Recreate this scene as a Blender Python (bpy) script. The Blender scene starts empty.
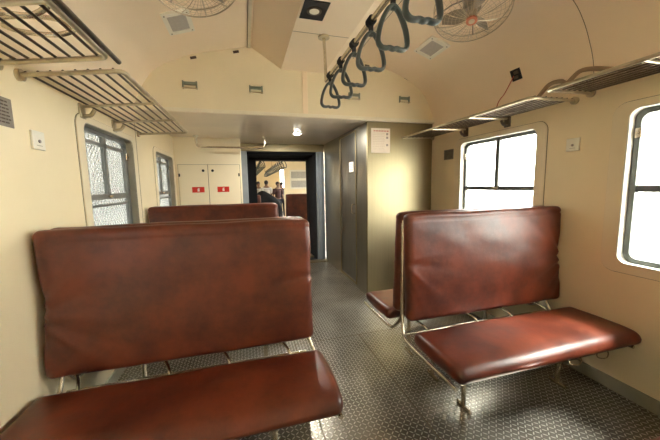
import bpy, bmesh, math, random
from mathutils import Vector, Matrix, noise
random.seed(7)
PI = math.pi
S = bpy.context.scene
COL = S.collection

# ------------------------------------------------------------------ camera
cam_d = bpy.data.cameras.new('camera'); cam = bpy.data.objects.new('camera', cam_d); COL.objects.link(cam)
cam_d.sensor_fit = 'HORIZONTAL'; cam_d.sensor_width = 36.0; cam_d.lens = 36.0 * 297.0 / 660.0
cam_d.clip_start = 0.02; cam_d.clip_end = 200
yaw, pitch, roll = math.radians(15.78), math.radians(-6.59), math.radians(-1.03)
fwd = Vector((math.sin(yaw) * math.cos(pitch), math.cos(yaw) * math.cos(pitch), math.sin(pitch)))
rgt = Vector((math.cos(yaw), -math.sin(yaw), 0)); upv = rgt.cross(fwd)
r2 = rgt * math.cos(roll) + upv * math.sin(roll); u2 = upv * math.cos(roll) - rgt * math.sin(roll)
M = Matrix((r2, u2, -fwd)).transposed().to_4x4(); M.translation = Vector((0, 0, 1.35))
cam.matrix_world = M
S.camera = cam

# ------------------------------------------------------------------ world, sun, exposure
S.view_settings.view_transform = 'Standard'; S.view_settings.look = 'None'
S.view_settings.gamma = 1.0; S.view_settings.use_curve_mapping = False
S.view_settings.exposure = 1.4
WORLD_STRENGTH = 11.0
w = bpy.data.worlds.new('overcast_sky'); S.world = w; w.use_nodes = True
bg = w.node_tree.nodes['Background']; bg.inputs[0].default_value = (1.0, 0.97, 0.89, 1); bg.inputs[1].default_value = WORLD_STRENGTH
sun_d = bpy.data.lights.new('hazy_sun', 'SUN'); sun_d.energy = 9.0; sun_d.angle = math.radians(14); sun_d.color = (1, .97, .9)
sun = bpy.data.objects.new('hazy_sun', sun_d); COL.objects.link(sun)
sun_dir = Vector((-math.cos(math.radians(57)), 0.22, -math.sin(math.radians(57))))
sun.rotation_euler = sun_dir.to_track_quat('-Z', 'Y').to_euler()
sun.location = (6, -1, 8)
S.cycles.use_denoising = True
S.cycles.max_bounces = 14; S.cycles.diffuse_bounces = 8; S.cycles.glossy_bounces = 5
S.cycles.transparent_max_bounces = 16
S.cycles.sample_clamp_indirect = 12
S.cycles.caustics_reflective = False; S.cycles.caustics_refractive = False

# ------------------------------------------------------------------ measures of the coach
XL, XR, XC = -0.95, 2.234, 0.642
YB, YD, YE = -3.2, 3.2, 5.2           # rear end, bulkhead, gangway wall
NY0, NY1 = 6.15, 16.6                 # the coach beyond the gangway
LOWZ = 2.075

# ------------------------------------------------------------------ materials
def new_mat(name):
    m = bpy.data.materials.new(name); m.use_nodes = True
    return m, m.node_tree.nodes, m.node_tree.links, m.node_tree.nodes['Principled BSDF']
def mat(name, col, rough=.5, metal=0.0, var=.06, nscale=6.0, bump=0.0, bscale=60.0, coat=0.0, stretch=None, dirt=None, rvar=0.0):
    m, N, L, P = new_mat(name)
    P.inputs['Roughness'].default_value = rough; P.inputs['Metallic'].default_value = metal
    P.inputs['Coat Weight'].default_value = coat
    tc = N.new('ShaderNodeTexCoord'); mp = N.new('ShaderNodeMapping'); L.new(tc.outputs['Object'], mp.inputs[0])
    if stretch: mp.inputs['Scale'].default_value = stretch
    n = N.new('ShaderNodeTexNoise'); n.inputs['Scale'].default_value = nscale; n.inputs['Detail'].default_value = 5
    L.new(mp.outputs[0], n.inputs['Vector'])
    r = N.new('ShaderNodeValToRGB'); r.color_ramp.elements[0].position = .3; r.color_ramp.elements[1].position = .7
    a = [max(0, c * (1 - var)) for c in col]; b = [min(1, c * (1 + var)) for c in col]
    if dirt: a = list(dirt)
    r.color_ramp.elements[0].color = (*a, 1); r.color_ramp.elements[1].color = (*b, 1)
    L.new(n.outputs['Fac'], r.inputs[0]); L.new(r.outputs[0], P.inputs['Base Color'])
    if rvar:
        mr = N.new('ShaderNodeMapRange'); mr.inputs['To Min'].default_value = rough - rvar; mr.inputs['To Max'].default_value = rough + rvar
        L.new(n.outputs['Fac'], mr.inputs['Value']); L.new(mr.outputs[0], P.inputs['Roughness'])
    if bump:
        n2 = N.new('ShaderNodeTexNoise'); n2.inputs['Scale'].default_value = bscale; n2.inputs['Detail'].default_value = 3
        L.new(mp.outputs[0], n2.inputs['Vector'])
        bp = N.new('ShaderNodeBump'); bp.inputs['Strength'].default_value = bump; bp.inputs['Distance'].default_value = .002
        L.new(n2.outputs['Fac'], bp.inputs['Height']); L.new(bp.outputs[0], P.inputs['Normal'])
    return m

CREAM = mat('cream_wall_paint', (.87, .755, .51), .42, var=.035, nscale=2.5, bump=.15, bscale=40, coat=.1)
CREAM_PANEL = mat('cream_panel_paint', (.83, .74, .53), .40, var=.03, nscale=3)
CEIL = mat('beige_ceiling_laminate', (.88, .735, .545), .38, var=.035, nscale=1.6, bump=.1, bscale=12)
WHITE_TRIM = mat('offwhite_trim', (.82, .76, .60), .45, var=.04)
SEAM = mat('dark_seam', (.16, .12, .07), .7)
STEEL_SIDE = mat('grey_stainless', (.36, .34, .29), .30, 1.0, var=.1, nscale=3, stretch=(40, 40, .5), rvar=.05)
STEEL = mat('brushed_stainless', (.35, .30, .185), .46, 1.0, var=.06, nscale=3, stretch=(40, 40, .5), rvar=.04)
STEEL_DARK = mat('dull_door_steel', (.30, .29, .27), .33, 1.0, var=.2, nscale=3, stretch=(26, 26, .5), rvar=.08)
CEIL_LOW = mat('glossy_low_ceiling', (.80, .70, .54), .28, .0, var=.08, nscale=2)
JAMB = mat('blue_grey_jamb', (.30, .34, .38), .4, .4, var=.1)
CHROME = mat('worn_chrome_tube', (.68, .62, .50), .24, 1.0, var=.15, nscale=14)
RACK_TUBE = mat('aluminium_rack_tube', (.52, .45, .32), .30, .85, var=.15, nscale=20)
RACK_BAR = mat('dark_steel_rack_bar', (.11, .085, .06), .34, .8, var=.2, nscale=20)
WINFRAME = mat('grey_window_metal', (.13, .14, .13), .42, .6, var=.15)
WINFRAME_L = mat('pale_grey_window_metal', (.24, .25, .24), .42, .6, var=.15)
WHITE_REVEAL = mat('white_reveal', (.85, .84, .78), .5, var=.03)
MESHWIRE = mat('galvanised_wire', (.5, .5, .48), .5, .4, var=.1)
BLACK = mat('black_rubber', (.007, .007, .009), .85, var=.2)
DARKBROWN = mat('dark_brown_metal', (.07, .045, .025), .5)
HANDLE = mat('grey_green_plastic', (.062, .078, .074), .36, var=.12, nscale=12)
CLIPG = mat('grey_green_clip', (.22, .25, .19), .4, .3, var=.1)
WHITEP = mat('white_plastic', (.83, .80, .68), .35, var=.03)
GRILLE_GREY = mat('grey_speaker_cloth', (.50, .47, .42), .7, var=.05, nscale=60)
RED = mat('red_sticker', (.62, .03, .015), .4, var=.06)
REDWIRE = mat('red_wire_insulation', (.45, .05, .03), .5)
PAPER = mat('notice_paper', (.86, .78, .68), .6, var=.03)
PRINT_RED = mat('faded_red_print', (.62, .28, .22), .6)
PRINT_GREY = mat('grey_print', (.34, .30, .27), .6)
PLATE = mat('grey_metal_sign', (.26, .23, .19), .45, .5, var=.12, nscale=20)
COPPER = mat('red_copper_cap', (.48, .16, .08), .35, .3)
FANGREY = mat('fan_grey', (.30, .27, .22), .4, .4)
FANWIRE = mat('fan_guard_wire', (.50, .42, .30), .3, .8, var=.2)
SKIN = mat('skin', (.20, .11, .07), .6)
HAIR = mat('black_hair', (.012, .01, .01), .5)
SHIRT = mat('white_shirt', (.78, .78, .80), .8)
TROUSER = mat('dark_trousers', (.015, .016, .025), .8)
MAROON = mat('dark_red_shirt', (.045, .012, .012), .8)
CABLE = mat('brown_cable', (.30, .21, .12), .6)
SKIRTING = mat('grey_skirting_metal', (.42, .40, .31), .45, .3, var=.12)
OUTSIDE = mat('pale_outside_wall', (.10, .102, .106), .8, var=.06)
GRAVEL = mat('track_ballast', (.55, .53, .50), .9, var=.25, nscale=14)

def leather(name, col):
    m, N, L, P = new_mat(name)
    tc = N.new('ShaderNodeTexCoord')
    n = N.new('ShaderNodeTexNoise'); n.inputs['Scale'].default_value = 5.5; n.inputs['Detail'].default_value = 8; n.inputs['Roughness'].default_value = .62
    L.new(tc.outputs['Object'], n.inputs['Vector'])
    r = N.new('ShaderNodeValToRGB'); e = r.color_ramp.elements
    e[0].position = .36; e[1].position = .66
    e[0].color = (col[0] * .52, col[1] * .5, col[2] * .62, 1); e[1].color = (col[0] * 1.3, col[1] * 1.35, col[2] * 1.3, 1)
    L.new(n.outputs['Fac'], r.inputs[0]); L.new(r.outputs[0], P.inputs['Base Color'])
    mr = N.new('ShaderNodeMapRange'); mr.inputs['To Min'].default_value = .27; mr.inputs['To Max'].default_value = .46
    L.new(n.outputs['Fac'], mr.inputs['Value']); L.new(mr.outputs[0], P.inputs['Roughness'])
    v = N.new('ShaderNodeTexVoronoi'); v.inputs['Scale'].default_value = 240; L.new(tc.outputs['Object'], v.inputs['Vector'])
    n3 = N.new('ShaderNodeTexNoise'); n3.inputs['Scale'].default_value = 14; n3.inputs['Detail'].default_value = 3; L.new(tc.outputs['Object'], n3.inputs['Vector'])
    b1 = N.new('ShaderNodeBump'); b1.inputs['Strength'].default_value = .12; b1.inputs['Distance'].default_value = .001
    b2 = N.new('ShaderNodeBump'); b2.inputs['Strength'].default_value = .35; b2.inputs['Distance'].default_value = .004
    L.new(v.outputs['Distance'], b1.inputs['Height']); L.new(n3.outputs['Fac'], b2.inputs['Height'])
    L.new(b2.outputs[0], b1.inputs['Normal']); L.new(b1.outputs[0], P.inputs['Normal'])
    P.inputs['Coat Weight'].default_value = .12; P.inputs['Coat Roughness'].default_value = .3
    return m
LEATHER = leather('red_brown_leatherette', (.125, .024, .0095))

def checker_plate():
    m, N, L, P = new_mat('steel_tread_plate')
    def math_(op, a, b=None, c=None):
        n = N.new('ShaderNodeMath'); n.operation = op
        for i, v in enumerate((a, b, c)):
            if v is None: continue
            if isinstance(v, (int, float)): n.inputs[i].default_value = v
            else: L.new(v, n.inputs[i])
        return n.outputs[0]
    tc = N.new('ShaderNodeTexCoord'); sp = N.new('ShaderNodeSeparateXYZ'); L.new(tc.outputs['Object'], sp.inputs[0])
    x = math_('MULTIPLY', sp.outputs[0], 1 / .025); y = math_('MULTIPLY', sp.outputs[1], 1 / .025)
    fx = math_('SUBTRACT', math_('FRACT', x), .5); fy = math_('SUBTRACT', math_('FRACT', y), .5)
    par = math_('FLOORED_MODULO', math_('ADD', math_('FLOOR', x), math_('FLOOR', y)), 2.0)
    u = math_('MULTIPLY', math_('ADD', fx, fy), .7071); v = math_('MULTIPLY', math_('SUBTRACT', fx, fy), .7071)
    mixu = math_('ADD', math_('MULTIPLY', u, par), math_('MULTIPLY', v, math_('SUBTRACT', 1.0, par)))
    mixv = math_('ADD', math_('MULTIPLY', v, par), math_('MULTIPLY', u, math_('SUBTRACT', 1.0, par)))
    q = math_('ADD', math_('POWER', math_('DIVIDE', mixu, .52), 2.0), math_('POWER', math_('DIVIDE', mixv, .145), 2.0))
    h = N.new('ShaderNodeMapRange'); h.interpolation_type = 'SMOOTHSTEP'
    L.new(q, h.inputs['Value']); h.inputs['From Min'].default_value = 1.15; h.inputs['From Max'].default_value = .35
    bp = N.new('ShaderNodeBump'); bp.inputs['Strength'].default_value = 1.0; bp.inputs['Distance'].default_value = .008
    L.new(h.outputs[0], bp.inputs['Height']); L.new(bp.outputs[0], P.inputs['Normal'])
    n = N.new('ShaderNodeTexNoise'); n.inputs['Scale'].default_value = 3; n.inputs['Detail'].default_value = 7; L.new(tc.outputs['Object'], n.inputs['Vector'])
    r = N.new('ShaderNodeValToRGB'); e = r.color_ramp.elements; e[0].position = .3; e[1].position = .7
    e[0].color = (.15, .132, .105, 1); e[1].color = (.31, .285, .24, 1); L.new(n.outputs['Fac'], r.inputs[0])
    mx = N.new('ShaderNodeMix'); mx.data_type = 'RGBA'; L.new(h.outputs[0], mx.inputs[0])   # glints on the lozenges painted in as a brighter colour
    L.new(r.outputs[0], mx.inputs[6]); mx.inputs[7].default_value = (.74, .71, .63, 1)
    L.new(mx.outputs[2], P.inputs['Base Color'])
    P.inputs['Metallic'].default_value = .8; P.inputs['Roughness'].default_value = .29
    return m
PLATE_FLOOR = checker_plate()

def glass_mat():
    m, N, L, P = new_mat('window_glass'); N.remove(P)
    t = N.new('ShaderNodeBsdfTransparent'); t.inputs[0].default_value = (.93, .95, .94, 1)
    g = N.new('ShaderNodeBsdfGlossy'); g.inputs['Roughness'].default_value = .05
    mx = N.new('ShaderNodeMixShader'); mx.inputs[0].default_value = .035; L.new(t.outputs[0], mx.inputs[1]); L.new(g.outputs[0], mx.inputs[2])
    L.new(mx.outputs[0], N['Material Output'].inputs[0]); return m
GLASS = glass_mat()
def lamp_mat(s):
    m, N, L, P = new_mat('lit_lamp'); P.inputs['Emission Color'].default_value = (1, .97, .9, 1); P.inputs['Emission Strength'].default_value = s; return m
LAMP = lamp_mat(22)

# ------------------------------------------------------------------ mesh builder
class MB:
    def __init__(s): s.bm = bmesh.new()
    def box(s, a, b, bev=0):
        a = Vector(a); b = Vector(b)
        lo = Vector(map(min, a, b)); hi = Vector(map(max, a, b))
        r = bmesh.ops.create_cube(s.bm, size=1)
        for v in r['verts']: v.co = Vector([(lo[i] + hi[i]) / 2 + v.co[i] * (hi[i] - lo[i]) for i in range(3)])
        if bev:
            es = list({e for v in r['verts'] for e in v.link_edges})
            bmesh.ops.bevel(s.bm, geom=es, offset=bev, segments=2, profile=.5, affect='EDGES')
        return s
    def tube(s, pts, r=.01, n=8, closed=False, caps=True, ry=None):
        pts = [Vector(p) for p in pts]; k = len(pts); ry = ry or r
        tang = []
        for i in range(k):
            if closed: t = pts[(i + 1) % k] - pts[i - 1]
            else: t = pts[min(i + 1, k - 1)] - pts[max(i - 1, 0)]
            tang.append(t.normalized())
        up = Vector((0, 0, 1)) if abs(tang[0].z) < .9 else Vector((0, 1, 0))
        nrm = (up - tang[0] * up.dot(tang[0])).normalized(); rings = []
        for i in range(k):
            nrm = (nrm - tang[i] * nrm.dot(tang[i])).normalized(); bn = tang[i].cross(nrm)
            rings.append([s.bm.verts.new(pts[i] + nrm * math.cos(2 * PI * j / n) * r + bn * math.sin(2 * PI * j / n) * ry) for j in range(n)])
        for i in range(k if closed else k - 1):
            A, B = rings[i], rings[(i + 1) % k]
            for j in range(n): s.bm.faces.new((A[j], A[(j + 1) % n], B[(j + 1) % n], B[j]))
        if not closed and caps:
            s.bm.faces.new(rings[0][::-1]); s.bm.faces.new(rings[-1])
        return s
    def cyl(s, a, b, r, n=16): return s.tube([a, b], r, n)
    def poly_prism(s, pts, off):   # pts planar 3d loop, off extrusion vector
        off = Vector(off); A = [s.bm.verts.new(p) for p in pts]; B = [s.bm.verts.new(Vector(p) + off) for p in pts]; k = len(pts)
        s.bm.faces.new(A); s.bm.faces.new(B[::-1])
        for i in range(k): s.bm.faces.new((A[i], B[i], B[(i + 1) % k], A[(i + 1) % k]))
        return s
    def ring(s, outer, inner, off):  # flat ring between two loops of the same count, given thickness
        off = Vector(off); k = len(outer)
        o = [s.bm.verts.new(p) for p in outer]; i_ = [s.bm.verts.new(p) for p in inner]
        o2 = [s.bm.verts.new(Vector(p) + off) for p in outer]; i2 = [s.bm.verts.new(Vector(p) + off) for p in inner]
        for a in range(k):
            b = (a + 1) % k
            s.bm.faces.new((o[a], o[b], i_[b], i_[a])); s.bm.faces.new((o2[a], i2[a], i2[b], o2[b]))
            s.bm.faces.new((o[a], o2[a], o2[b], o[b])); s.bm.faces.new((i_[a], i_[b], i2[b], i2[a]))
        return s
    def sphere(s, c, r, seg=12):
        rr = bmesh.ops.create_uvsphere(s.bm, u_segments=seg, v_segments=seg // 2 + 2, radius=1)
        r = r if hasattr(r, '__len__') else (r, r, r)
        for v in rr['verts']: v.co = Vector([c[i] + v.co[i] * r[i] for i in range(3)])
        return s
    def build(s, name, m, parent=None, smooth=None, loc=None):
        bmesh.ops.recalc_face_normals(s.bm, faces=s.bm.faces)
        me = bpy.data.meshes.new(name); s.bm.to_mesh(me); s.bm.free()
        me.materials.append(m)
        if smooth is not None:
            for p in me.polygons: p.use_smooth = True
            if smooth < 180: me.set_sharp_from_angle(angle=math.radians(smooth))
        o = bpy.data.objects.new(name, me); COL.objects.link(o)
        if parent: o.parent = parent
        if loc: o.location = loc
        return o
def tag(o, label=None, cat=None, group=None, kind=None):
    if label: o['label'] = label
    if cat: o['category'] = cat
    if group: o['group'] = group
    if kind: o['kind'] = kind
    return o
def thing(name, label, cat, loc, rot=(0, 0, 0), group=None):
    o = bpy.data.objects.new(name, None); COL.objects.link(o); o.location = loc; o.rotation_euler = rot; o.empty_display_size = .05
    return tag(o, label, cat, group)
def struct(o): o['kind'] = 'structure'; return o
def dup(o, loc, label, rot=None, group=None):
    def cp(x, parent=None):
        c = x.copy(); COL.objects.link(c)
        if parent: c.parent = parent
        for ch in list(x.children): cp(ch, c)
        return c
    r = cp(o); r.location = loc
    if rot is not None: r.rotation_euler = rot
    r['label'] = label
    if group: r['group'] = group
    return r
def smooth_path(pts, per=8, closed=False):
    P = [Vector(p) for p in pts]; n = len(P); out = []
    for i in range(n if closed else n - 1):
        p0 = P[i - 1] if (closed or i) else P[0]; p1 = P[i]; p2 = P[(i + 1) % n]; p3 = P[(i + 2) % n] if closed else P[min(i + 2, n - 1)]
        for j in range(per):
            t = j / per
            out.append(.5 * ((2 * p1) + (p2 - p0) * t + (2 * p0 - 5 * p1 + 4 * p2 - p3) * t * t + (3 * p1 - p0 - 3 * p2 + p3) * t ** 3))
    if not closed: out.append(P[-1])
    return out
def fillet(pts, r=.04, seg=6):
    P = [Vector(p) for p in pts]; out = [P[0]]
    for i in range(1, len(P) - 1):
        a = (P[i - 1] - P[i]); b = (P[i + 1] - P[i]); ra = min(r, a.length * .49, b.length * .49)
        A = P[i] + a.normalized() * ra; B = P[i] + b.normalized() * ra
        for k in range(seg + 1):
            t = k / seg; out.append(A * (1 - t) ** 2 + P[i] * 2 * t * (1 - t) + B * t * t)
    out.append(P[-1]); return out
def rrect(y0, y1, z0, z1, r, x, seg=6):
    out = []
    for cy, cz, a0 in ((y1 - r, z1 - r, 0), (y0 + r, z1 - r, 90), (y0 + r, z0 + r, 180), (y1 - r, z0 + r, 270)):
        for k in range(seg + 1):
            a = math.radians(a0 + 90 * k / seg); out.append((x, cy + r * math.cos(a), cz + r * math.sin(a)))
    return out

# ------------------------------------------------------------------ room shell
left_ops = [(2.24, 3.08), (3.80, 4.62), (.20, 1.04), (-1.33, -.49), (-2.86, -2.02)]
right_ops = [(1.86, 2.72), (.42, 1.27), (-1.02, -.16), (-2.46, -1.60)]
nleft = [(7.2, 8.05), (8.8, 9.65), (10.4, 11.25), (12.0, 12.85), (13.6, 14.45)]
nright = [(7.0, 7.85), (9.0, 9.85), (10.6, 11.45), (12.2, 13.05), (13.8, 14.65)]
WZ0, WZ1 = .84, 1.77
def wall(name, x0, x1, y0, y1, ops, ztop=1.95):
    b = MB(); m = .02
    ys = sorted(ops)
    b.box((x0, y0, -.02), (x1, y1, WZ0 - m)); b.box((x0, y0, WZ1 + m), (x1, y1, ztop))
    cur = y0
    for a, c in ys: b.box((x0, cur, WZ0 - m), (x1, a - m, WZ1 + m)); cur = c + m
    b.box((x0, cur, WZ0 - m), (x1, y1, WZ1 + m))
    return struct(b.build(name, CREAM))
wall('wall_left', XL - .09, XL, YB, YE, left_ops)
MB().box((XL - .09, YD + .02, 1.95), (XL, YE, 2.12)).build('wall_left.002', CREAM)['kind'] = 'structure'
MB().box((XR, YD + .02, 1.95), (XR + .09, YE, 2.12)).build('wall_right.002', CREAM)['kind'] = 'structure'
wall('wall_right', XR, XR + .09, YB, YE, right_ops)
wall('wall_left.001', XL - .09, XL, NY0, NY1, nleft)
wall('wall_right.001', XR, XR + .09, NY0, NY1, nright)
# curved ceiling
half = [(-.95, 1.94), (-.945, 2.06), (-.925, 2.15), (-.884, 2.245), (-.832, 2.34), (-.76, 2.43), (-.68, 2.49), (-.59, 2.537), (-.419, 2.607), (-.167, 2.668), (.092, 2.722), (.35, 2.742), (.642, 2.75)]
prof = half + [(2 * XC - x, z) for x, z in half[-2::-1]]
prof = [(p.x, p.y) for p in smooth_path([(x, z, 0) for x, z in prof], 3)]
def ceiling(name, y0, y1):
    b = MB(); k = len(prof)
    cx, cz = XC, 1.9
    def off(i):
        x, z = prof[i]; d = Vector((x - cx, z - cz + .4)).normalized() * .05; return (x + d.x, z + d.y)
    ny = 12; rows = []
    for j in range(ny + 1):
        y = y0 + (y1 - y0) * j / ny
        rows.append(([b.bm.verts.new((x, y, z)) for x, z in prof], [b.bm.verts.new((off(i)[0], y, off(i)[1])) for i in range(k)]))
    for j in range(ny):
        for i in range(k - 1):
            for q in (0, 1): b.bm.faces.new((rows[j][q][i], rows[j][q][i + 1], rows[j + 1][q][i + 1], rows[j + 1][q][i]))
    for r in (rows[0], rows[-1]):
        for i in range(k - 1): b.bm.faces.new((r[0][i], r[0][i + 1], r[1][i + 1], r[1][i]))
    return struct(b.build(name, CEIL, smooth=40))
ceiling('ceiling', YB, YD + .02)
ceiling('ceiling.001', NY0, NY1)
def ceil_z(x):
    for (x0, z0), (x1, z1) in zip(prof, prof[1:]):
        if x0 <= x <= x1 and x1 > x0: return z0 + (z1 - z0) * (x - x0) / (x1 - x0)
    return 2.0
# dropped duct along the middle of the ceiling
def duct(name, y0, y1):
    pts = [(.13, y0, 2.72), (.413, y0, 2.54), (.871, y0, 2.54), (1.154, y0, 2.72), (1.0, y0, 2.74), (.3, y0, 2.74)]
    b = MB(); b.poly_prism(pts, (0, y1 - y0, 0)); return struct(b.build(name, CEIL))
duct('ceiling.002', YB, YD); duct('ceiling.003', NY0, NY1)
b = MB()
for sx in (.105, 1.179):
    b.box((sx - .012, YB, 2.712), (sx + .012, YD, 2.722))
struct(b.build('trim_1', WHITE_TRIM))
b = MB(); b.box((.086, YB, 2.714), (.0905, YD, 2.7235)); b.box((1.1935, YB, 2.714), (1.198, YD, 2.7235))
for y in (2.42, 1.2): b.box((.413, y, 2.5385), (.871, y + .003, 2.5405))
struct(b.build('trim_2', SEAM))
# bulkhead with arched top
pts = [(x, YD, z) for x, z in prof if z > LOWZ + .03]
pts = [(XL, YD, LOWZ)] + pts + [(XR, YD, LOWZ)]
b = MB(); b.poly_prism(pts, (0, .04, 0)); struct(b.build('wall_back', CREAM_PANEL))
b = MB(); b.box((XL, YD - .012, LOWZ), (XR, YD, LOWZ + .035), .003); struct(b.build('trim_3', WHITE_TRIM))
b = MB(); b.box((.628, YD - .008, LOWZ + .035), (.682, YD, 2.54), .002); struct(b.build('trim_4', CEIL))
b = MB(); b.box((XL, YD + .0, LOWZ - .002), (XR, YE, LOWZ + .03)); struct(b.build('ceiling.004', CEIL_LOW))
# floor
b = MB(); b.box((XL - .09, YB, -.06), (XR + .09, YE, 0)); struct(b.build('floor', PLATE_FLOOR))
b = MB(); b.box((XL - .09, NY0, -.06), (XR + .09, NY1, 0)); struct(b.build('floor.001', PLATE_FLOOR))
b = MB()
b.box((.93, YB, .0), (.936, 2.40, .0012)); b.box((.345, YB, 0), (.351, YE, .0012)); b.box((.345, 2.4, 0), (1.38, 2.406, .0012))
struct(b.build('trim_5', SEAM))
b = MB(); b.box((-.04, 5.02, 0), (1.38, 5.2, .012)); struct(b.build('trim_6', STEEL))
for nm, x0, x1 in (('baseboard_left', XL, XL + .012), ('baseboard_right', XR - .012, XR)):
    b = MB(); b.box((x0, YB, 0), (x1, YD, .085), .002); struct(b.build(nm, SKIRTING))
# rear end wall
b = MB(); b.box((XL - .09, YB - .05, -.02), (XR + .09, YB, 2.8)); struct(b.build('wall_front', CREAM))
# ceiling joint lines on the right slope, and wall joint on the left
b = MB(); b.tube([(x - .001, 1.485, z - .002) for x, z in prof if x > 1.6], .0018, 5); struct(b.build('trim_7', SEAM))
b = MB(); b.box((XL, YD - .003, .09), (XL + .002, YD, LOWZ)); struct(b.build('trim_8', SEAM))
# toilet block
b = MB(); b.box((1.38, YD + .04, 0), (XR, YD + .08, LOWZ)); struct(b.build('wall_toilet', STEEL))
b = MB()
b.box((1.38, YD + .08, 0), (1.42, 3.62, LOWZ)); b.box((1.38, 4.26, 0), (1.42, YE, LOWZ)); b.box((1.38, 3.62, 2.03), (1.42, 4.26, LOWZ)); b.box((1.38, 3.62, 0), (1.42, 4.26, .05))
struct(b.build('wall_toilet.001', STEEL_SIDE))
d = struct(MB().box((1.395, 3.622, .052), (1.425, 4.258, 2.028)).build('door_1', STEEL_DARK))
b = MB()
b.box((1.37, 3.60, .03), (1.3799, 3.625, 2.045), .003); b.box((1.37, 4.255, .03), (1.3799, 4.28, 2.045), .003); b.box((1.37, 3.625, 2.025), (1.3799, 4.255, 2.045), .003); b.box((1.37, 3.625, .03), (1.3799, 4.255, .055), .003)
b.build('door_frame', STEEL, d)
b = MB(); b.tube(fillet([(1.395, 3.70, 1.10), (1.35, 3.70, 1.10), (1.35, 3.70, .98), (1.395, 3.70, .98)], .02), .007); b.build('door_handle', CHROME, d, 60)
MB().box((1.390, 3.74, 1.53), (1.395, 3.90, 1.66)).build('label_plate', PAPER, d)
b = MB()
for k in range(4): b.box((1.3885, 3.76, 1.555 + k * .024), (1.390, 3.88 - .02 * (k % 2), 1.563 + k * .024))
b.build('label_lines', PRINT_GREY, d)
# gangway wall and black passage
b = MB()
b.box((-.04, YE, 1.945), (1.38, YE + .05, LOWZ)); struct(b.build('wall_gangway', STEEL))
b = MB(); b.box((-.04, YE, 0), (.055, YE + .05, 1.945), .006); b.box((1.235, YE, 0), (1.38, YE + .05, 1.945), .006); b.box((1.30, YE - .03, 0), (1.33, YE, 1.945), .004)
struct(b.build('trim_9', JAMB))
b = MB()
b.box((.0, YE + .05, 0), (.055, NY0, 1.99)); b.box((1.235, YE + .05, 0), (1.30, NY0, 1.99)); b.box((.0, YE + .05, 1.935), (1.30, NY0, 1.99))
b.box((.055, NY0 - .3, 0), (.22, NY0, 1.935)); b.box((.055, NY0 - .3, 1.855), (1.235, NY0, 1.935))
for k in range(6):
    y = YE + .1 + k * .1
    b.box((.055, y, 0), (.085, y + .04, 1.935)); b.box((1.205, y, 0), (1.235, y + .04, 1.935)); b.box((.055, y, 1.90), (1.235, y + .04, 1.935))
b.box((.055, YE + .05, -.03), (1.235, NY0, .005))
struct(b.build('wall_passage', BLACK))
b = MB(); b.box((1.03, 5.4, .005), (1.2, 5.62, .03), .006); tag(b.build('threshold_plate', STEEL), 'small bright steel plate on the floor of the black gangway passage', 'threshold plate')
b = MB()
b.box((XL - .09, NY0, 0), (.20, NY0 + .04, 2.75)); b.box((1.297, NY0, 0), (XR + .09, NY0 + .04, 2.75)); b.box((.2, NY0, 1.86), (1.297, NY0 + .04, 2.75))
struct(b.build('wall_gangway.001', CREAM))
# far end of the next coach
b = MB(); b.box((XL, NY1, 0), (1.9, NY1 + .05, 2.75)); b.box((2.12, NY1, 0), (XR, NY1 + .05, 2.75)); b.box((1.9, NY1, 2.25), (2.12, NY1 + .05, 2.75)); b.box((1.9, NY1, 0), (2.12, NY1 + .05, .9)); struct(b.build('wall_far', CREAM))
b = MB(); b.box((1.08, 8.6, 0), (XR, 8.64, 2.70)); struct(b.build('wall_partition', CREAM))

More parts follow.
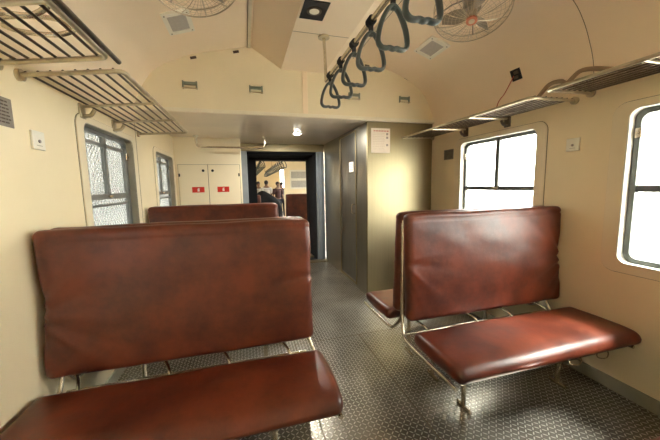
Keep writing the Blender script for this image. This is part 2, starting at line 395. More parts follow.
# ------------------------------------------------------------------ windows
def diamond_mesh(y0, y1, z0, z1, x, pitch=.034, r=.0013):
    b = MB(); 
    for sg in (1, -1):
        c = -3.0
        lo = min(y0 * sg, y1 * sg); 
        s0 = min(sg * y0, sg * y1) + z0; s1 = max(sg * y0, sg * y1) + z1
        k = math.floor(s0 / pitch)
        while k * pitch < s1:
            s = k * pitch; k += 1
            # line sg*y + z*0.62... diamonds a little wider than tall
            za = max(z0, s - max(sg * y0, sg * y1)); zb = min(z1, s - min(sg * y0, sg * y1))
            if zb - za > .004: b.tube([(x, sg * (s - za), za), (x, sg * (s - zb), zb)], r, 3, caps=False)
    return b
def window(n, side, y0, y1, style='left', detail=True):
    x = XL if side < 0 else XR; o = side   # o points outwards
    nm = 'window_%d' % n; fm = WINFRAME_L if style == 'left' else WINFRAME
    b = MB()
    out = rrect(y0 - .085, y1 + .085, WZ0 - .06, WZ1 + .045, .075, x - o * .007); inn = rrect(y0, y1, WZ0, WZ1, .055, x - o * .007)
    b.ring(out, inn, (o * .0068, 0, 0))
    root = struct(b.build(nm, CREAM_PANEL))
    b = MB(); b.ring(rrect(y0 - .0885, y1 + .0885, WZ0 - .0635, WZ1 + .0485, .078, x - o * .0015), rrect(y0 - .08, y1 + .08, WZ0 - .055, WZ1 + .04, .07, x - o * .0015), (o * .0014, 0, 0)); b.build('panel_joint', SEAM, root)
    # reveal
    b = MB(); b.ring(rrect(y0 - .004, y1 + .004, WZ0 - .004, WZ1 + .004, .058, x - o * .0072), rrect(y0, y1, WZ0, WZ1, .055, x - o * .0072), (o * .095, 0, 0)); b.build('reveal', SKIRTING if style == 'left' else WHITE_REVEAL, root, 40)
    # metal frame, set back
    xf = x + o * .045
    b = MB(); b.ring(rrect(y0 + .001, y1 - .001, WZ0 + .001, WZ1 - .001, .055, xf), rrect(y0 + .032, y1 - .032, WZ0 + .028, WZ1 - .03, .045, xf), (o * .03, 0, 0)); b.build('window_frame', fm, root, 40)
    b = MB(); b.box((xf + o * .004, y0 + .032, 1.278), (xf + o * .028, y1 - .032, 1.318))
    ym = (y0 + y1) / 2
    b.box((xf + o * .004, ym - .021, 1.312), (xf + o * .028, ym + .021, WZ1 - .03))
    if style == 'left':
        b.box((xf + o * .004, y0 + .032, 1.665), (xf + o * .026, y1 - .032, 1.69)); b.box((xf + o * .004, y0 + .032, 1.225), (xf + o * .022, y1 - .032, 1.243))
        b.box((xf - o * .004, y1 - .075, WZ0 + .03), (xf + o * .02, y1 - .045, 1.70))
    b.build('sash_bar', fm, root)
    b = MB(); b.box((xf + o * .014, y0 + .03, WZ0 + .026), (xf + o * .017, y1 - .03, WZ1 - .028)); b.build('pane', GLASS, root)
    if detail:
        diamond_mesh(y0 + .006, y1 - .006, WZ0 + .006, WZ1 - .006, x + o * .083, .046 if style == 'left' else .034, r=.0028 if style == 'left' else .0012).build('wire_mesh', MESHWIRE, root)
        b = MB(); yl = y1 - .028 ; b.box((xf - o * .012, yl - .016, 1.60), (xf, yl + .018, 1.66), .004); b.cyl((xf - o * .022, yl, 1.63), (xf - o * .012, yl, 1.63), .008, 10)
        b.box((xf - o * .008, ym - .03, 1.292), (xf + o * .004, ym + .03, 1.306), .002)
        b.build('latch', CHROME, root)
    return root
n = 0
for y0, y1 in left_ops: n += 1; window(n, -1, y0, y1, 'left', y1 > 2)
for y0, y1 in right_ops: n += 1; window(n, 1, y0, y1, 'right', y1 > 1)
for y0, y1 in nleft: n += 1; window(n, -1, y0, y1, 'left', False)
for y0, y1 in nright: n += 1; window(n, 1, y0, y1, 'right', False)
# outside
b = MB(); b.box((-60, -60, -1.35), (60, 80, -1.25)); struct(b.build('ground', GRAVEL))
b = MB(); b.box((-3.4, -12, -1.25), (-3.2, 26, 3.3)); b.box((-3.4, -12, 3.3), (-1.62, 26, 3.4)); struct(b.build('wall_shade_canopy', OUTSIDE))  # canopy added out of view to shade the wall and dim the left windows

# ------------------------------------------------------------------ double bench seats
def roundbox(sx, sy, sz, r, nx, ny, nz, f=None):
    bm = bmesh.new(); key = {}
    def V(i, j, k):
        t = (i, j, k)
        if t not in key:
            def ax(q, n, s):   # concentrate vertices toward the rounded ends
                u = q / n * 2 - 1; return math.copysign(abs(u) ** .9, u) * s / 2
            p = Vector((ax(i, nx, sx), ax(j, ny, sy), ax(k, nz, sz)))
            rr = r if hasattr(r, '__len__') else (r, r, r)
            c = Vector([max(-s / 2 + q, min(s / 2 - q, v)) for s, v, q in zip((sx, sy, sz), p, rr)])
            dlt = Vector([(p[a] - c[a]) / rr[a] for a in range(3)])
            L_ = max(abs(dlt.x), abs(dlt.y), abs(dlt.z))
            if dlt.length > 1e-6:
                dn = dlt.normalized() * L_; p = c + Vector([dn[a] * rr[a] for a in range(3)])
            key[t] = bm.verts.new(f(p) if f else p)
        return key[t]
    for i in range(nx):
        for j in range(ny):
            for k in (0, nz): bm.faces.new((V(i, j, k), V(i + 1, j, k), V(i + 1, j + 1, k), V(i, j + 1, k)))
    for i in range(nx):
        for k in range(nz):
            for j in (0, ny): bm.faces.new((V(i, j, k), V(i + 1, j, k), V(i + 1, j, k + 1), V(i, j, k + 1)))
    for j in range(ny):
        for k in range(nz):
            for i in (0, nx): bm.faces.new((V(i, j, k), V(i, j + 1, k), V(i, j + 1, k + 1), V(i, j, k + 1)))
    b = MB(); b.bm.free(); b.bm = bm; return b
BW = 1.27
def back_pad(seed, zlen=.695):
    def f(p):
        x, y, z = p
        front = max(0, min(1, (-y) / .03)) ; e = 0
        for sx, zc, ph in ((BW / 2, .05, .4), (-BW / 2, -.04, 2.2)):
            dx = abs(sx - x) + .05; dz = z - zc; dist = math.hypot(dx, dz); th = math.atan2(dz, dx)
            nz_ = noise.noise(Vector((th * 2.2, seed, ph))) * 1.6
            e += math.exp(-dist / .20) * (1 if sx < 0 else (.25 + .75 / (1 + math.exp((th + .05) * 8)))) * (math.sin(th * (9 if sx < 0 else 7) + ph + nz_) ** 3 * (.010 if sx > 0 else .013))
        e += noise.noise(Vector((x * 2.2, z * 3.0, seed))) * .007
        e += noise.noise(Vector((x * 6, z * 9, seed + 3))) * .0025
        e -= .006 * math.exp(-((z - (zlen / 2 - .045)) / .005) ** 2) * 1.0
        y2 = y - e * (1 if y < 0 else .3)
        # the ends are pulled in where the cover is gathered
        pin = .022 * math.exp(-((z - .0) / .16) ** 2) if x < 0 else -.002
        x2 = x + (pin if x < -BW / 2 + .15 else 0) * max(0, (-x - BW / 2 + .15) / .15)
        x2 += .006 * noise.noise(Vector((z * 7, seed, 1))) * (abs(x) / (BW / 2)) ** 6
        z2 = z + noise.noise(Vector((x * 3.1, seed, 5))) * .006
        if x > BW / 2 - .12: z2 += -.006 * (x - BW / 2 + .12) / .12 * (1 if z > 0 else -1)
        return Vector((x2, y2, z2))
    return roundbox(BW, .078, zlen, (.035, .03, .03), 96, 6, 56, f)
def seat_pad(seed):
    def f(p):
        x, y, z = p; t = noise.noise(Vector((x * 2.5, y * 3.5, seed))) * .006 + noise.noise(Vector((x * 7, y * 7, seed + 2))) * .002
        crown = .012 * (1 - (x / (BW / 2)) ** 4) * (1 - (y / .21) ** 2)
        z2 = z + (t + crown if z > 0 else 0)
        if y < -.1: z2 -= .012 * ((-y - .1) / .11) ** 2 * (1 if z > 0 else .25)
        # the wall-side front corner is cut away a little, the aisle end bulges
        x2 = x + .012 * math.cos(y * 6) * (1 if x > 0 else -1) * (abs(x) / (BW / 2)) ** 8 - .008 * (1 if x > 0 else -1) * (abs(x) / (BW / 2)) ** 8
        return Vector((x2, y, z2))
    return roundbox(BW + .036, .44, .085, (.035, .045, .038), 80, 30, 6, f)
def make_bench(label, loc, flip=False):
    """two seats back to back; local +x is the aisle end when flip is False"""
    t = thing('double_bench_seat', label, 'bench', loc, group='red-brown double bench seats')
    s = -1 if flip else 1
    for q, nm in ((1, 'near'), (-1, 'far')):
        o = seat_pad(3 + q).build('seat', LEATHER, t, 180); o.location = (.008 if flip else .012, -.380 * q, .412); o.rotation_euler = (0, 0, 0 if q > 0 else PI)
        if flip and q > 0: o.scale.x = -1
        if (not flip) and q < 0: o.scale.x = -1
        o = back_pad(11 + q).build('backrest', LEATHER, t, 180); o.location = (0, -.066 * q, .824); o.rotation_euler = (-math.radians(3.2) * q, 0, 0)
        sx = 1
        if flip: sx = -1
        if q < 0:
            # mirrored through y by rotation about z, keep wall side on the wall
            o.rotation_euler = (-math.radians(3.2), 0, PI); sx = -sx
        o.scale.x = sx
    # side frames
    for e in (-1, 1):
        x = e * (BW / 2 + (.012 if e * s > 0 else -.022))
        b = MB()
        xi = e * (BW / 2 - .018)
        b.tube(fillet([(xi, -.004, 1.12), (xi, -.004, .46), (x, -.07, .362), (x, -.16, .353), (x, -.575, .353)], .05), .011, 8)
        b.tube(fillet([(xi, .004, 1.10), (xi, .004, .46), (x, .07, .362), (x, .16, .353), (x, .575, .353)], .05), .011, 8)
        b.build('side_frame', CHROME, t, 60)
    for y in (-.545, -.33, -.02, .33, .545):
        b = MB(); b.cyl((-BW / 2 + .03, y, .353), (BW / 2 - .03, y, .353), .0095, 8); b.build('cross_tube', CHROME, t, 60)
    for x in (-.37, .38):
        for y in (-.32, -.01, .31):
            x_ = x * s
            b = MB(); b.tube([(x_, y, .35), (x_, y, .018)], .0145, 10)
            lg = b.build('leg', CHROME, t, 60)
            b = MB(); b.tube([(x_, y - .06, .008), (x_, y + .05, .008)], .016, 8, ry=.0075); b.build('foot', CHROME, lg, 60)
    for q in (-1, 1):
        for x in (-.55, -.16, .13, .45):
            b = MB(); b.tube(smooth_path([(x, -.03 * q, .50), (x + .01, -.05 * q, .455), (x + .035, -.10 * q, .435), (x + .045, -.15 * q, .40), (x + .02, -.19 * q, .362)], 5), .008, 7)
            b.build('back_bracket', CHROME, t, 60)
    for q in (-1, 1):
        for x in (.18, .40):
            b = MB(); x_ = -x * s
            b.tube(smooth_path([(x_, -.52 * q, .345), (x_ - .03, -.54 * q, .315), (x_ + .03, -.55 * q, .305), (x_ + .07, -.53 * q, .325), (x_ + .05, -.5 * q, .348)], 6), .0032, 5)
            b.build('spring_wire', CHROME, t, 60)
    return t
make_bench('large red-brown double bench in the left front, beside the left wall', (-.295, 1.70, 0))
make_bench('dark red double bench beside the bright right window, its chrome side frame facing the aisle', (1.587, 1.70, 0), True)
make_bench('second left bench, only its backrest top showing before the cream cupboards', (-.295, 3.36, 0))
make_bench('bench of which only a cushion corner shows at the bottom right edge', (1.583, .03, 0), True)
make_bench('bench seen through the black gangway, right of the aisle in the next coach', (1.56, 7.08, 0), True)
make_bench('bench seen through the black gangway, left of the aisle in the next coach', (-.295, 7.08, 0))

# ------------------------------------------------------------------ luggage racks
def rack(label, y0, y1, side, skew=.05, zf=1.875, zw=1.905, crosses=(), depth=.455, front_over=0.0, group='overhead luggage racks'):
    xw = XL if side < 0 else XR; o = -side
    xf = xw + o * depth; yc = y0
    t = thing('luggage_rack', label, 'rack', (xw, y0, zw), group=group)
    L_ = y1 - y0; zl = zf - zw
    b = MB()
    b.tube(fillet([(o * .004, skew, 0), (o * depth, 0, zl), (o * depth, L_, zl), (o * .004, L_ + skew, 0)], .045), .0105, 10)
    b.build('rack_frame', RACK_TUBE, t, 60)
    if front_over:
        b = MB(); b.cyl((o * (depth + .016), 0, zl + .008), (o * (depth + .016), L_ + front_over, zl + .008), .010, 10); b.build('front_rail', RACK_BAR, t, 60)
    for k in range(8):
        u = .035 + (depth - .075) * k / 7
        b = MB(); zz = zl * u / depth + .010
        dk = skew * (1 - u / depth); b.cyl((o * u, dk, zz), (o * u, L_ + dk, zz), .0056, 7); b.build('rack_bar', RACK_BAR, t, 60)
    for c in crosses:
        b = MB(); b.tube([(o * .01, c - y0 + skew, -.004), (o * depth, c - y0, zl - .002)], .0085, 8); b.build('cross_tube', RACK_TUBE, t, 60)
        b = MB(); c = c + skew; b.box((o * 0.0, c - y0 - .03, -.075), (o * .014, c - y0 + .03, .01), .003)
        b.tube(smooth_path([(o * .012, c - y0, -.06), (o * .05, c - y0, -.055), (o * .075, c - y0, -.02)], 5), .012, 8)
        b.build('wall_bracket', RACK_TUBE if side < 0 else DARKBROWN, t, 60)
    for c in (0, L_):
        b = MB(); b.cyl((0, c + skew, 0), (o * .018, c + skew, 0), .026, 14); b.build('wall_flange', RACK_TUBE, t, 60)
    return t
rack('near left overhead rack, dark slat bars crossing the top left corner', -.4, 1.43, -1, .15, 1.868, 1.865, crosses=(.4, 1.05), front_over=.06)
rack('far left overhead rack ending beside the bulkhead above two windows', 1.575, 3.12, -1, .14, 1.87, 1.865, crosses=(2.10, 2.57))
rack('near right overhead rack running out of frame above the large window', -.6, 1.44, 1, .05, 1.897, 1.925, crosses=(.4, .98), front_over=.0)
rack('far right overhead rack above the window with two upper panes', 1.54, 3.17, 1, .05, 1.884, 1.905, crosses=(2.09, 2.60))
# bent rod loops fixed between the rack ends
for side, nm in ((-1, 'left'), (1, 'right')):
    xw = XL if side < 0 else XR; o = -side
    t = thing('rod_hook', 'bent metal hook rods between the %s overhead racks' % nm, 'hook', (xw, 1.5, 1.955))
    b = MB(); b.cyl((0, 0, 0), (o * .015, 0, 0), .03, 14); b.build('mount', RACK_TUBE, t, 60)
    t.scale = (1, 1, 1) if side < 0 else (.5, .5, .5)
    for dy, lift in ((-.02, .0), (-.16, .03)):
        b = MB()
        b.tube(smooth_path([(o * .012, 0, 0), (o * .10, dy * .3, .05 + lift), (o * .26, dy, .06 + lift), (o * .33, dy, .03 + lift), (o * .27, dy, .0), (o * .16, dy, .0), (o * .10, dy * .6, .02)], 7), .0095, 8)
        b.build('rod', CHROME, t, 60)
b = MB()
b.tube(smooth_path([(2.16, .4, 1.965), (2.16, .9, 1.962), (2.15, 1.15, 1.968), (2.13, 1.30, 2.0), (2.12, 1.42, 2.045), (2.12, 1.50, 2.055), (2.12, 1.57, 2.01), (2.12, 1.62, 2.035), (2.12, 1.70, 2.035), (2.12, 1.80, 1.96), (2.12, 1.95, 1.925), (2.12, 2.2, 1.922)], 8), .014, 8)
tag(b.build('cable', CABLE, None, 60), 'thick brown cable humped along the top of the right overhead rack', 'cable')
# pipe from the left rack end along the vestibule
b = MB()
b.tube(fillet([(-.48, 3.14, 1.875), (-.50, 3.22, 1.86), (-.56, 3.7, 1.93), (-.56, 3.9, 1.93)], .04), .010, 8)
b2 = MB()
t = thing('grab_pipe', 'thin bent pipe hung below the low vestibule ceiling over the cupboards', 'pipe', (-.62, 4.55, 1.918))
b2.tube(fillet([(0, 0, .155), (0, 0, 0), (.93, 0, .0), (.93, 0, .155)], .07), .013, 8); b2.build('pipe', CHROME, t, 60)
for x in (0, .93): MB().cyl((x, 0, .145), (x, 0, .155), .035, 14).build('flange', WHITEP, t, 60)
b.bm.free()

# ------------------------------------------------------------------ strap handles on rail
RX, RZ = .68, 2.205
def rail(label, x, y0, y1, z, posts, ztop, group=None, grp='grab rails'):
    t = thing('grab_rail', label, 'rail', (x, y0, z), group=grp)
    b = MB(); b.cyl((0, 0, 0), (0, y1 - y0, 0), .0145, 12); b.build('rail', CHROME, t, 60)
    for y in posts:
        b = MB(); b.cyl((0, y - y0, 0), (-.012, y - y0, ztop - z - .006), .013, 12); p = b.build('post', CHROME, t, 60)
        b = MB(); b.cyl((-.012, y - y0, ztop - z - .012), (-.012, y - y0, ztop - z), .046, 18); b.build('flange', RACK_TUBE, p, 60)
    return t
rail('long steel ceiling rail carrying the grey strap handles', RX, -1.3, 2.455, RZ, (2.45, .6, -1.2), 2.54)
def make_handle(loc, label):
    t = thing('strap_handle', label, 'strap handle', loc, group='strap handles')
    b = MB(); ci = lambda r: [(r * math.cos(2 * PI * j / 16), -.021, r * math.sin(2 * PI * j / 16)) for j in range(16)]; b.ring(ci(.024), ci(.0152), (0, .042, 0)); b.build('clamp', BLACK, t, 40)
    b = MB(); b.box((-.013, -.004, -.058), (.013, .004, -.018), .002); b.cyl((0, -.012, -.058), (0, .012, -.058), .009, 10); b.build('strap', BLACK, t)
    pts = [(0, -.058), (.022, -.070), (.045, -.105), (.064, -.150), (.074, -.195), (.073, -.222), (.058, -.238), (.035, -.240), (.018, -.237), (0, -.241), (-.018, -.237), (-.035, -.240), (-.058, -.238), (-.073, -.222), (-.074, -.195), (-.064, -.150), (-.045, -.105), (-.022, -.070)]
    b = MB(); b.tube(smooth_path([(x, 0, z) for x, z in pts], 4, True), .0105, 12, closed=True, ry=.0165); b.box((-.016, -.010, -.075), (.016, .010, -.052), .004)
    b.build('loop', HANDLE, t, 180)
    return t
hl = ['farthest of the grey strap handles, hanging next to the ceiling post', 'second grey strap handle from the ceiling post',
      'third grey strap handle from the ceiling post', 'fourth grey strap handle from the ceiling post',
      'large grey strap handle, next to last before the top edge', 'nearest grey strap handle, cut by the top edge of the photo']
h0 = None
for i, y in enumerate((2.33, 2.06, 1.80, 1.545, 1.30, 1.06)):
    loc = (RX, y, RZ); rz = (.10, -.06, .05, -.02, .04, .0)[i]
    if h0 is None: h0 = make_handle(loc, hl[0]); h0.rotation_euler = (0, 0, rz)
    else: dup(h0, loc, hl[i], (0, 0, rz))
# next coach: two rails with handles
for j, x in enumerate((.45, 1.0)):
    rail('%s grab rail under the ceiling of the next coach' % ('left' if j == 0 else 'right'), x, 7.2, 15.5, 2.08, (7.3, 11.4, 15.4), 2.54, grp='grab rails in the next coach')
    for k in range(15):
        y = 7.9 + k * .5
        dup(h0, (x, y, 2.08), 'small strap handle on the %s rail in the next coach, seen through the gangway' % ('left' if j == 0 else 'right'), (0, 0, .1 * math.sin(k * 2.1)), 'strap handles on the %s rail in the next coach' % ('left' if j == 0 else 'right'))

# ------------------------------------------------------------------ ceiling fans
def make_fan(label, loc, tilt, rot):
    t = thing('ceiling_fan', label, 'fan', loc, (math.radians(-16), tilt, 0), group='caged ceiling fans')
    R = .232
    b = MB()
    for k in range(36):
        a = 2 * PI * k / 36 + .05; pts = []
        for q in range(9):
            r = .03 + (R - .03) * q / 8; z = -.055 + .055 * (q / 8) ** 3
            aa = a + .10 * q / 8
            pts.append((r * math.cos(aa), r * math.sin(aa), z))
        b.tube(pts + [(R * math.cos(aa), R * math.sin(aa), .05)], .0011, 4)
    for q in range(1, 10):
        r = .03 + (R - .03) * q / 9; z = -.055 + .055 * (q / 9) ** 3
        b.tube([(r * math.cos(2 * PI * j / 48), r * math.sin(2 * PI * j / 48), z) for j in range(48)], .0009, 4, closed=True)
    b.build('guard', FANWIRE, t, 60)
    b = MB()
    for z in (0, .05): b.tube([(R * math.cos(2 * PI * j / 48), R * math.sin(2 * PI * j / 48), z) for j in range(48)], .004, 6, closed=True)
    for k in range(10):
        a = 2 * PI * k / 10 + rot; b.tube([(.032 * math.cos(a), .032 * math.sin(a), -.057), (.12 * math.cos(a), .12 * math.sin(a), -.045), (R * math.cos(a), R * math.sin(a), -.001)], .0022, 5)
    b.build('guard_rim', FANWIRE, t, 60)
    b = MB(); b.tube([(0, 0, -.066), (0, 0, -.062), (0, 0, -.052)], .034, 20); b.build('hub_badge', COPPER, t, 40)
    b = MB(); b.tube([(0, 0, -.069), (0, 0, -.0662)], .018, 16); b.build('hub_centre', FANWIRE, t, 40)
    for k in range(3):
        b = MB(); a0 = rot + k * 2 * PI / 3; g = []
        for i in range(9):
            r = .035 + .145 * i / 8; wd = .030 + .05 * math.sin(PI * min(1, (i + 1) / 8.5)) ; row = []
            for j in range(5):
                s_ = (j / 4 - .5) * 2 * wd * .5; z = .0 + .018 * (j / 4 - .5) * 2 - .005
                row.append(b.bm.verts.new((r * math.cos(a0) - s_ * math.sin(a0), r * math.sin(a0) + s_ * math.cos(a0), z)))
            g.append(row)
        top = []
        for row in g: top.append([b.bm.verts.new(v.co + Vector((0, 0, .0025))) for v in row])
        for G, in ((g,), (top,)):
            for i in range(8):
                for j in range(4): b.bm.faces.new((G[i][j], G[i + 1][j], G[i + 1][j + 1], G[i][j + 1]))
        edge = [(i, 0) for i in range(9)] + [(8, j) for j in range(1, 5)] + [(i, 4) for i in range(7, -1, -1)] + [(0, j) for j in range(3, 0, -1)]
        for q in range(len(edge)):
            i, j = edge[q]; i2, j2 = edge[(q + 1) % len(edge)]
            b.bm.faces.new((g[i][j], g[i2][j2], top[i2][j2], top[i][j]))
        b.build('blade', FANGREY, t, 60)
    b = MB(); b.tube([(0, 0, -.045), (0, 0, .03)], .033, 18); b.tube([(0, 0, .03), (0, 0, .12)], .055, 20); b.build('motor', FANGREY, t, 40)
    b = MB()
    for k in range(4):
        a = PI / 4 + k * PI / 2; b.tube([(R * math.cos(a), R * math.sin(a), .05), (.12 * math.cos(a), .12 * math.sin(a), .11), (.04 * math.cos(a), .04 * math.sin(a), .12)], .005, 6)
    b.tube([(0, 0, .11), (0, 0, .205)], .02, 12); b.tube([(0, 0, .198), (0, 0, .212)], .06, 18)
    b.build('mounting', FANGREY, t, 60)
    return t
make_fan('right caged ceiling fan with red hub, beside the strap handles', (1.46, 1.72, 2.44), math.radians(13), .3)
make_fan('left caged ceiling fan, mostly cut by the top edge', (-.195, 1.82, 2.435), math.radians(-13), .9)

# ------------------------------------------------------------------ square ceiling speakers
def ceil_square(label, cx, cy):
    sl = (ceil_z(cx + .08) - ceil_z(cx - .08)) / .16; ang = -math.atan(sl)
    t = thing('ceiling_speaker', label, 'speaker', (cx, cy, ceil_z(cx) - .0005), (0, ang, 0), group='square ceiling speakers')
    hx, hy = .098, .148; hx2, hy2 = .066, .105
    sq = lambda a, c, z: [(-a, -c, z), (a, -c, z), (a, c, z), (-a, c, z)]
    b = MB(); b.ring(sq(hx, hy, 0), sq(hx2, hy2, 0), (0, 0, -.016)); b.build('frame', WHITEP, t)
    MB().box((-hx2, -hy2, -.011), (hx2, hy2, -.002)).build('grille', GRILLE_GREY, t)
    b = MB()
    for sx in (-1, 1):
        for sy in (-1, 1): b.cyl((sx * .080, sy * .124, -.016), (sx * .080, sy * .124, -.0185), .005, 8)
    b.build('screws', DARKBROWN, t)
ceil_square('white square speaker with grey grille, left of the ceiling duct', -.425, 2.62)
ceil_square('white square speaker with grey grille, right of the strap handles', 1.72, 2.53)
# black square downlight in duct
t = thing('duct_speaker', 'black square fitting with a white round centre under the ceiling duct', 'ceiling fitting', (.513, 2.115, 2.54))
MB().box((-.085, -.11, -.006), (.085, .11, 0), .002).build('panel', BLACK, t)
b = MB(); b.tube([(0, 0, -.011), (0, 0, -.006)], .034, 20); b.build('disc', WHITEP, t, 40)
b = MB(); b.tube([(0, 0, -.009), (0, 0, -.006)], .052, 24); b.build('rim', DARKBROWN, t, 40)
# bulkhead clips and small brown plates
c0 = None
for x, lab in ((-.455, 'grey-green bracket on the bulkhead, leftmost, above the left rack end'), (.154, 'grey-green bracket on the bulkhead, left of the vertical batten'), (1.204, 'grey-green bracket on the bulkhead, showing behind a strap handle'), (1.82, 'grey-green bracket on the bulkhead, rightmost, above the stainless toilet wall')):
    if c0 is None:
        c0 = thing('wall_bracket', lab, 'bracket', (x, YD, 2.318), group='grey-green bulkhead brackets')
        b = MB(); b.box((-.062, -.012, .004), (.062, 0, .034), .003); b.box((-.066, -.022, -.034), (-.052, 0, .04), .003); b.box((.052, -.022, -.034), (.066, 0, .04), .003); b.build('bracket', CLIPG, c0)
        b = MB(); b.tube([(-.06, -.03, -.03), (.06, -.03, -.03)], .006, 8); b.tube([(-.06, -.012, -.03), (-.06, -.03, -.03)], .006, 8); b.tube([(.06, -.012, -.03), (.06, -.03, -.03)], .006, 8); b.build('bar', CHROME, c0, 60)
    else: dup(c0, (x, YD, 2.318), lab)
for i, (x, z, lab) in enumerate(((-.41, 2.575, 'small brown plate under the arch, above the leftmost bracket'), (-.02, 2.665, 'small brown plate under the arch, left of the duct'), (1.36, 2.655, 'small brown plate under the arch, seen through a strap handle'), (1.85, 2.56, 'small brown plate under the arch, rightmost'))):
    b = MB(); b.box((-.028, -.006, -.012), (.028, 0, .012), .002); o = tag(b.build('small_plate', DARKBROWN), lab, 'plate', 'small brown plates'); o.location = (x, YD, z); o.rotation_euler = (0, -.25 if x < 0 else (.1 if x < 1.5 else .4), 0)

# ------------------------------------------------------------------ wall fittings
def switch(label, y, z, side):
    x = XL if side < 0 else XR; o = -side
    t = thing('wall_socket', label, 'socket', (x, y, z), group='white wall sockets')
    MB().box((0, -.044, -.044), (o * .012, .044, .044), .003).build('plate', WHITEP, t)
    b = MB(); b.cyl((o * .012, 0, -.004), (o * .016, 0, -.004), .008, 10); b.build('button', PRINT_GREY, t, 40)
    MB().box((o * .012, -.02, -.026), (o * .013, .02, -.023)).build('slot', SKIRTING, t)
switch('white square socket plate on the left wall beneath the rack gap', 1.785, 1.59, -1)
switch('white square socket plate on the right wall between the two windows', 1.58, 1.605, 1)
def sign(label, y0, y1, z0, z1, side):
    x = XL if side < 0 else XR; o = -side
    t = thing('sign_plate', label, 'sign', (x, (y0 + y1) / 2, (z0 + z1) / 2)); hy, hz = (y1 - y0) / 2, (z1 - z0) / 2
    MB().box((0, -hy, -hz), (o * .004, hy, hz), .001).build('plate', PLATE, t)
    b = MB()
    for k in range(7):
        zz = hz * .72 - k * hz * .24; y = -hy * .85; rr = random.Random(k)
        while y < hy * .75:
            wl = rr.uniform(.08, .22) * hy; b.box((o * .004, y, zz - hz * .05), (o * .0048, min(hy * .85, y + wl), zz + hz * .05)); y += wl + .05 * hy
    b.build('lettering', DARKBROWN, t)
sign('grey metal plate with worn lettering at the left edge under the near rack', 1.44, 1.645, 1.62, 1.74, -1)
sign('small grey lettered plate on the right wall next to the far window', 2.84, 3.0, 1.62, 1.73, 1)
# junction boxes with red wire
for side, lab in ((1, 'open black junction box with red wire above the right far rack'), (-1, 'open black junction box with red wire above the near left rack')):
    if side > 0: cx, cy = 2.178, 2.03
    else: cx, cy = 2 * XC - 2.13, 1.36
    sl = (ceil_z(cx + .02) - ceil_z(cx - .02)) / .04; ang = -math.atan(sl)
    t = thing('junction_box', lab, 'junction box', (cx, cy, ceil_z(cx)), (0, ang, 0), group='open junction boxes')
    b = MB(); b.box((-.045, -.045, -.004), (.045, .045, .001), .001); b.build('opening', BLACK, t)
    b = MB(); b.box((-.03, -.03, -.012), (-.005, .01, -.004), .002); b.box((.008, -.02, -.012), (.03, .02, -.004), .002); b.build('terminal', DARKBROWN, t)
    b = MB()
    if side > 0: P = [(2.175, 2.05, ceil_z(2.175) - .01), (2.205, 2.16, 2.12), (2.20, 2.22, 2.06), (2.19, 2.25, 1.96), (2.16, 2.27, 1.915)]
    else: P = [(cx, 1.36, ceil_z(cx) - .01), (-.83, 1.33, 2.20), (-.87, 1.22, 2.08), (-.88, 1.1, 2.03), (-.86, .9, 1.93)]
    b.tube(smooth_path(P, 6), .0035 if side > 0 else .006, 6)
    tag(b.build('red_wire', REDWIRE, None, 60), 'red wire hanging from the %s junction box to the rack' % ('right' if side > 0 else 'left'), 'wire')
# vestibule ceiling lamp
t = thing('vestibule_lamp', 'small lit lamp in the low vestibule ceiling', 'lamp', (.72, 4.12, LOWZ - .002))
b = MB(); b.tube([(0, 0, 0), (0, 0, -.012)], .062, 20); b.build('rim', WHITEP, t, 40)
b = MB(); b.tube([(0, 0, -.012), (0, 0, -.020)], .046, 20); b.build('diffuser', LAMP, t, 40)
# light from the lamp itself
ld = bpy.data.lights.new('vestibule_lamp_light', 'AREA'); ld.shape = 'DISK'; ld.size = .09; ld.energy = 14; ld.color = (1, .95, .85)
lo = bpy.data.objects.new('vestibule_lamp_light', ld); COL.objects.link(lo); lo.location = (.72, 4.12, LOWZ - .025)

# ------------------------------------------------------------------ cupboards
t = thing('wall_cupboard', 'cream double-door cupboard with red stickers beside the gangway', 'cupboard', (-.495, 4.73, 0))
hw = .455
MB().box((-hw, 0, 0), (hw, .46, LOWZ - .002)).build('carcass', CREAM_PANEL, t)
MB().box((-hw + .04, -.004, .10), (hw - .02, 0, 1.69)).build('door_gap', SEAM, t)
for s_, x0, x1 in ((-1, -hw + .045, -.018), (1, -.010, hw - .025)):
    dr = MB().box((x0, -.016, .105), (x1, -.004, 1.685), .002).build('door', CREAM_PANEL, t)
    xl = x1 - .06 if s_ < 0 else x0 + .06
    b = MB(); b.cyl((xl, -.022, 1.60), (xl, -.016, 1.60), .019, 14); b.build('latch', BLACK, dr, 40)
    xh = x0 + .012 if s_ < 0 else x1 - .012
    b = MB(); b.box((xh - .010, -.021, 1.515), (xh + .010, -.016, 1.56), .002); b.build('hinge', BLACK, dr)
    xs = (x0 + x1) / 2 + (.055 if s_ < 0 else -.025)
    st = MB().box((xs - .083, -.0175, 1.285), (xs + .083, -.016, 1.365)).build('sticker', RED, dr)
    b = MB(); b.box((xs - .012, -.0185, 1.30), (xs + .016, -.0175, 1.335)); b.box((xs - .006, -.0185, 1.335), (xs + .008, -.0175, 1.35)); b.box((xs + .008, -.0185, 1.343), (xs + .022, -.0175, 1.349)); b.build('pictogram', PAPER, st)
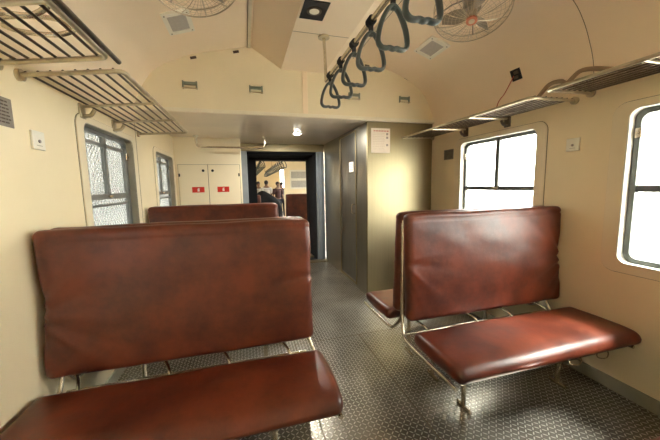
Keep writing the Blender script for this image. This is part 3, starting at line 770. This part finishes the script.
# notice on the stainless wall
t = thing('notice_sheet', 'white paper notice with red heading on the stainless toilet wall', 'notice', (1.545, YD + .04, 1.86))
MB().box((-.12, -.002, -.14), (.12, 0, .14)).build('sheet', PAPER, t)
b = MB(); x = -.09
rr = random.Random(5)
while x < .09: wl = rr.uniform(.012, .03); b.box((x, -.003, .102), (min(x + wl, .1), -.002, .116)); x += wl + .007
b.build('heading', PRINT_RED, t)
b = MB()
for k in range(11):
    zz = .082 - k * .019; x = -.10
    while x < .045: wl = rr.uniform(.01, .035); b.box((x, -.0026, zz), (min(.05, x + wl), -.002, zz + .004)); x += wl + .006
b.build('text_lines', mat('faint_print', (.62, .52, .44), .6), t)
b = MB()
for z in (.075, .035, -.05): b.box((.07, -.003, z - .012), (.095, -.002, z + .012)); 
b.build('symbols', PRINT_GREY, t)

# ------------------------------------------------------------------ next coach contents
t = thing('louvred_vent', 'grey two-panel louvred grille on the cream partition of the next coach', 'vent', (1.50, 8.6, 1.55))
MB().box((-.24, -.006, -.27), (.26, 0, .27)).build('backing', WHITEP, t)
for z0 in (-.23, .03):
    b = MB()
    for k in range(14): b.box((-.20 + k * .031, -.014, z0), (-.184 + k * .031, -.006, z0 + .19))
    b.build('louvre', STEEL_DARK, t)
bm_ = MB()
def heap(p):
    n_ = noise.noise(Vector((p.x * 4, p.y * 4, p.z * 4))) * .04
    z = p.z - (.34 * max(0, (p.x + .2) / .53) ** 1.5 if p.z > 0 else 0)
    return Vector((p.x + n_, p.y + n_, z + n_ * .5))
b = roundbox(.66, .5, 1.24, .14, 24, 14, 30, heap)
o = tag(b.build('cloth_bundle', BLACK, None, 180), 'large black cloth bundle behind the benches of the next coach', 'bundle'); o.location = (.62, 8.15, .62)
def person(label, loc, shirt, rz=0, h=1.0):
    t = thing('person', label, 'person', loc, (0, 0, rz)); t.scale = (h, h, h)
    def skin(name, verts, edges, rad, m, parent):
        me = bpy.data.meshes.new(name); me.from_pydata(verts, edges, []); me.materials.append(m)
        o = bpy.data.objects.new(name, me); COL.objects.link(o); o.parent = parent
        md = o.modifiers.new('skin', 'SKIN'); md.use_smooth_shade = True
        for i, r in enumerate(rad): me.skin_vertices[0].data[i].radius = r if hasattr(r, '__len__') else (r, r)
        me.skin_vertices[0].data[0].use_root = True
        s2 = o.modifiers.new('sub', 'SUBSURF'); s2.levels = 1; s2.render_levels = 1
        return o
    V = [(0, 0, .88), (0, 0, 1.08), (0, 0, 1.28), (0, 0, 1.38), (0, -.01, 1.44), (0, -.02, 1.50), (0, -.015, 1.57), (0, -.01, 1.61),
         (-.17, 0, 1.32), (-.22, -.01, 1.08), (-.21, -.12, .92), (-.20, -.18, .88), (.17, 0, 1.32), (.22, -.01, 1.08), (.21, -.12, .92), (.20, -.18, .88),
         (-.09, 0, .82), (-.10, -.01, .46), (-.10, .02, .08), (-.10, -.13, .04), (.09, 0, .82), (.10, -.01, .46), (.10, .02, .08), (.10, -.13, .04)]
    E_ = [(0, 1), (1, 2), (2, 3), (3, 4), (4, 5), (5, 6), (6, 7), (3, 8), (8, 9), (9, 10), (10, 11), (3, 12), (12, 13), (13, 14), (14, 15), (0, 16), (16, 17), (17, 18), (18, 19), (0, 20), (20, 21), (21, 22), (22, 23)]
    Rr = [.13, .12, .13, .08, .05, .075, .085, .06, .05, .04, .032, .03, .05, .04, .032, .03, .08, .055, .04, .035, .08, .055, .04, .035]
    body = skin('body', V, E_, Rr, SKIN, t)
    iv = [0, 1, 2, 3, 8, 9, 12, 13]; mp_ = {a: i for i, a in enumerate(iv)}
    skin('shirt', [V[i] for i in iv], [(mp_[a], mp_[c]) for a, c in E_ if a in mp_ and c in mp_], [Rr[i] + .034 for i in iv], shirt, t)
    iv = [0, 16, 17, 18, 20, 21, 22]; mp_ = {a: i for i, a in enumerate(iv)}
    skin('trousers', [V[i] for i in iv], [(mp_[a], mp_[c]) for a, c in E_ if a in mp_ and c in mp_], [Rr[i] + .016 for i in iv], TROUSER, t)
    MB().sphere((0, .012, 1.585), (.088, .095, .095), 16).build('hair', HAIR, t, 180)
    return t
person('person in a white shirt and dark trousers, more towards the middle of the far aisle', (.88, 13.0, 0), SHIRT, PI, .97)
person('person in a white shirt near the left edge of the gangway opening', (.56, 13.3, 0), SHIRT, .4, .95)
person('person in dark red clothes far along the aisle beside another', (1.32, 12.6, 0), MAROON, .3, .93)
person('person in black clothes, farthest right along the next coach', (1.52, 12.9, 0), TROUSER, -.5, .93)
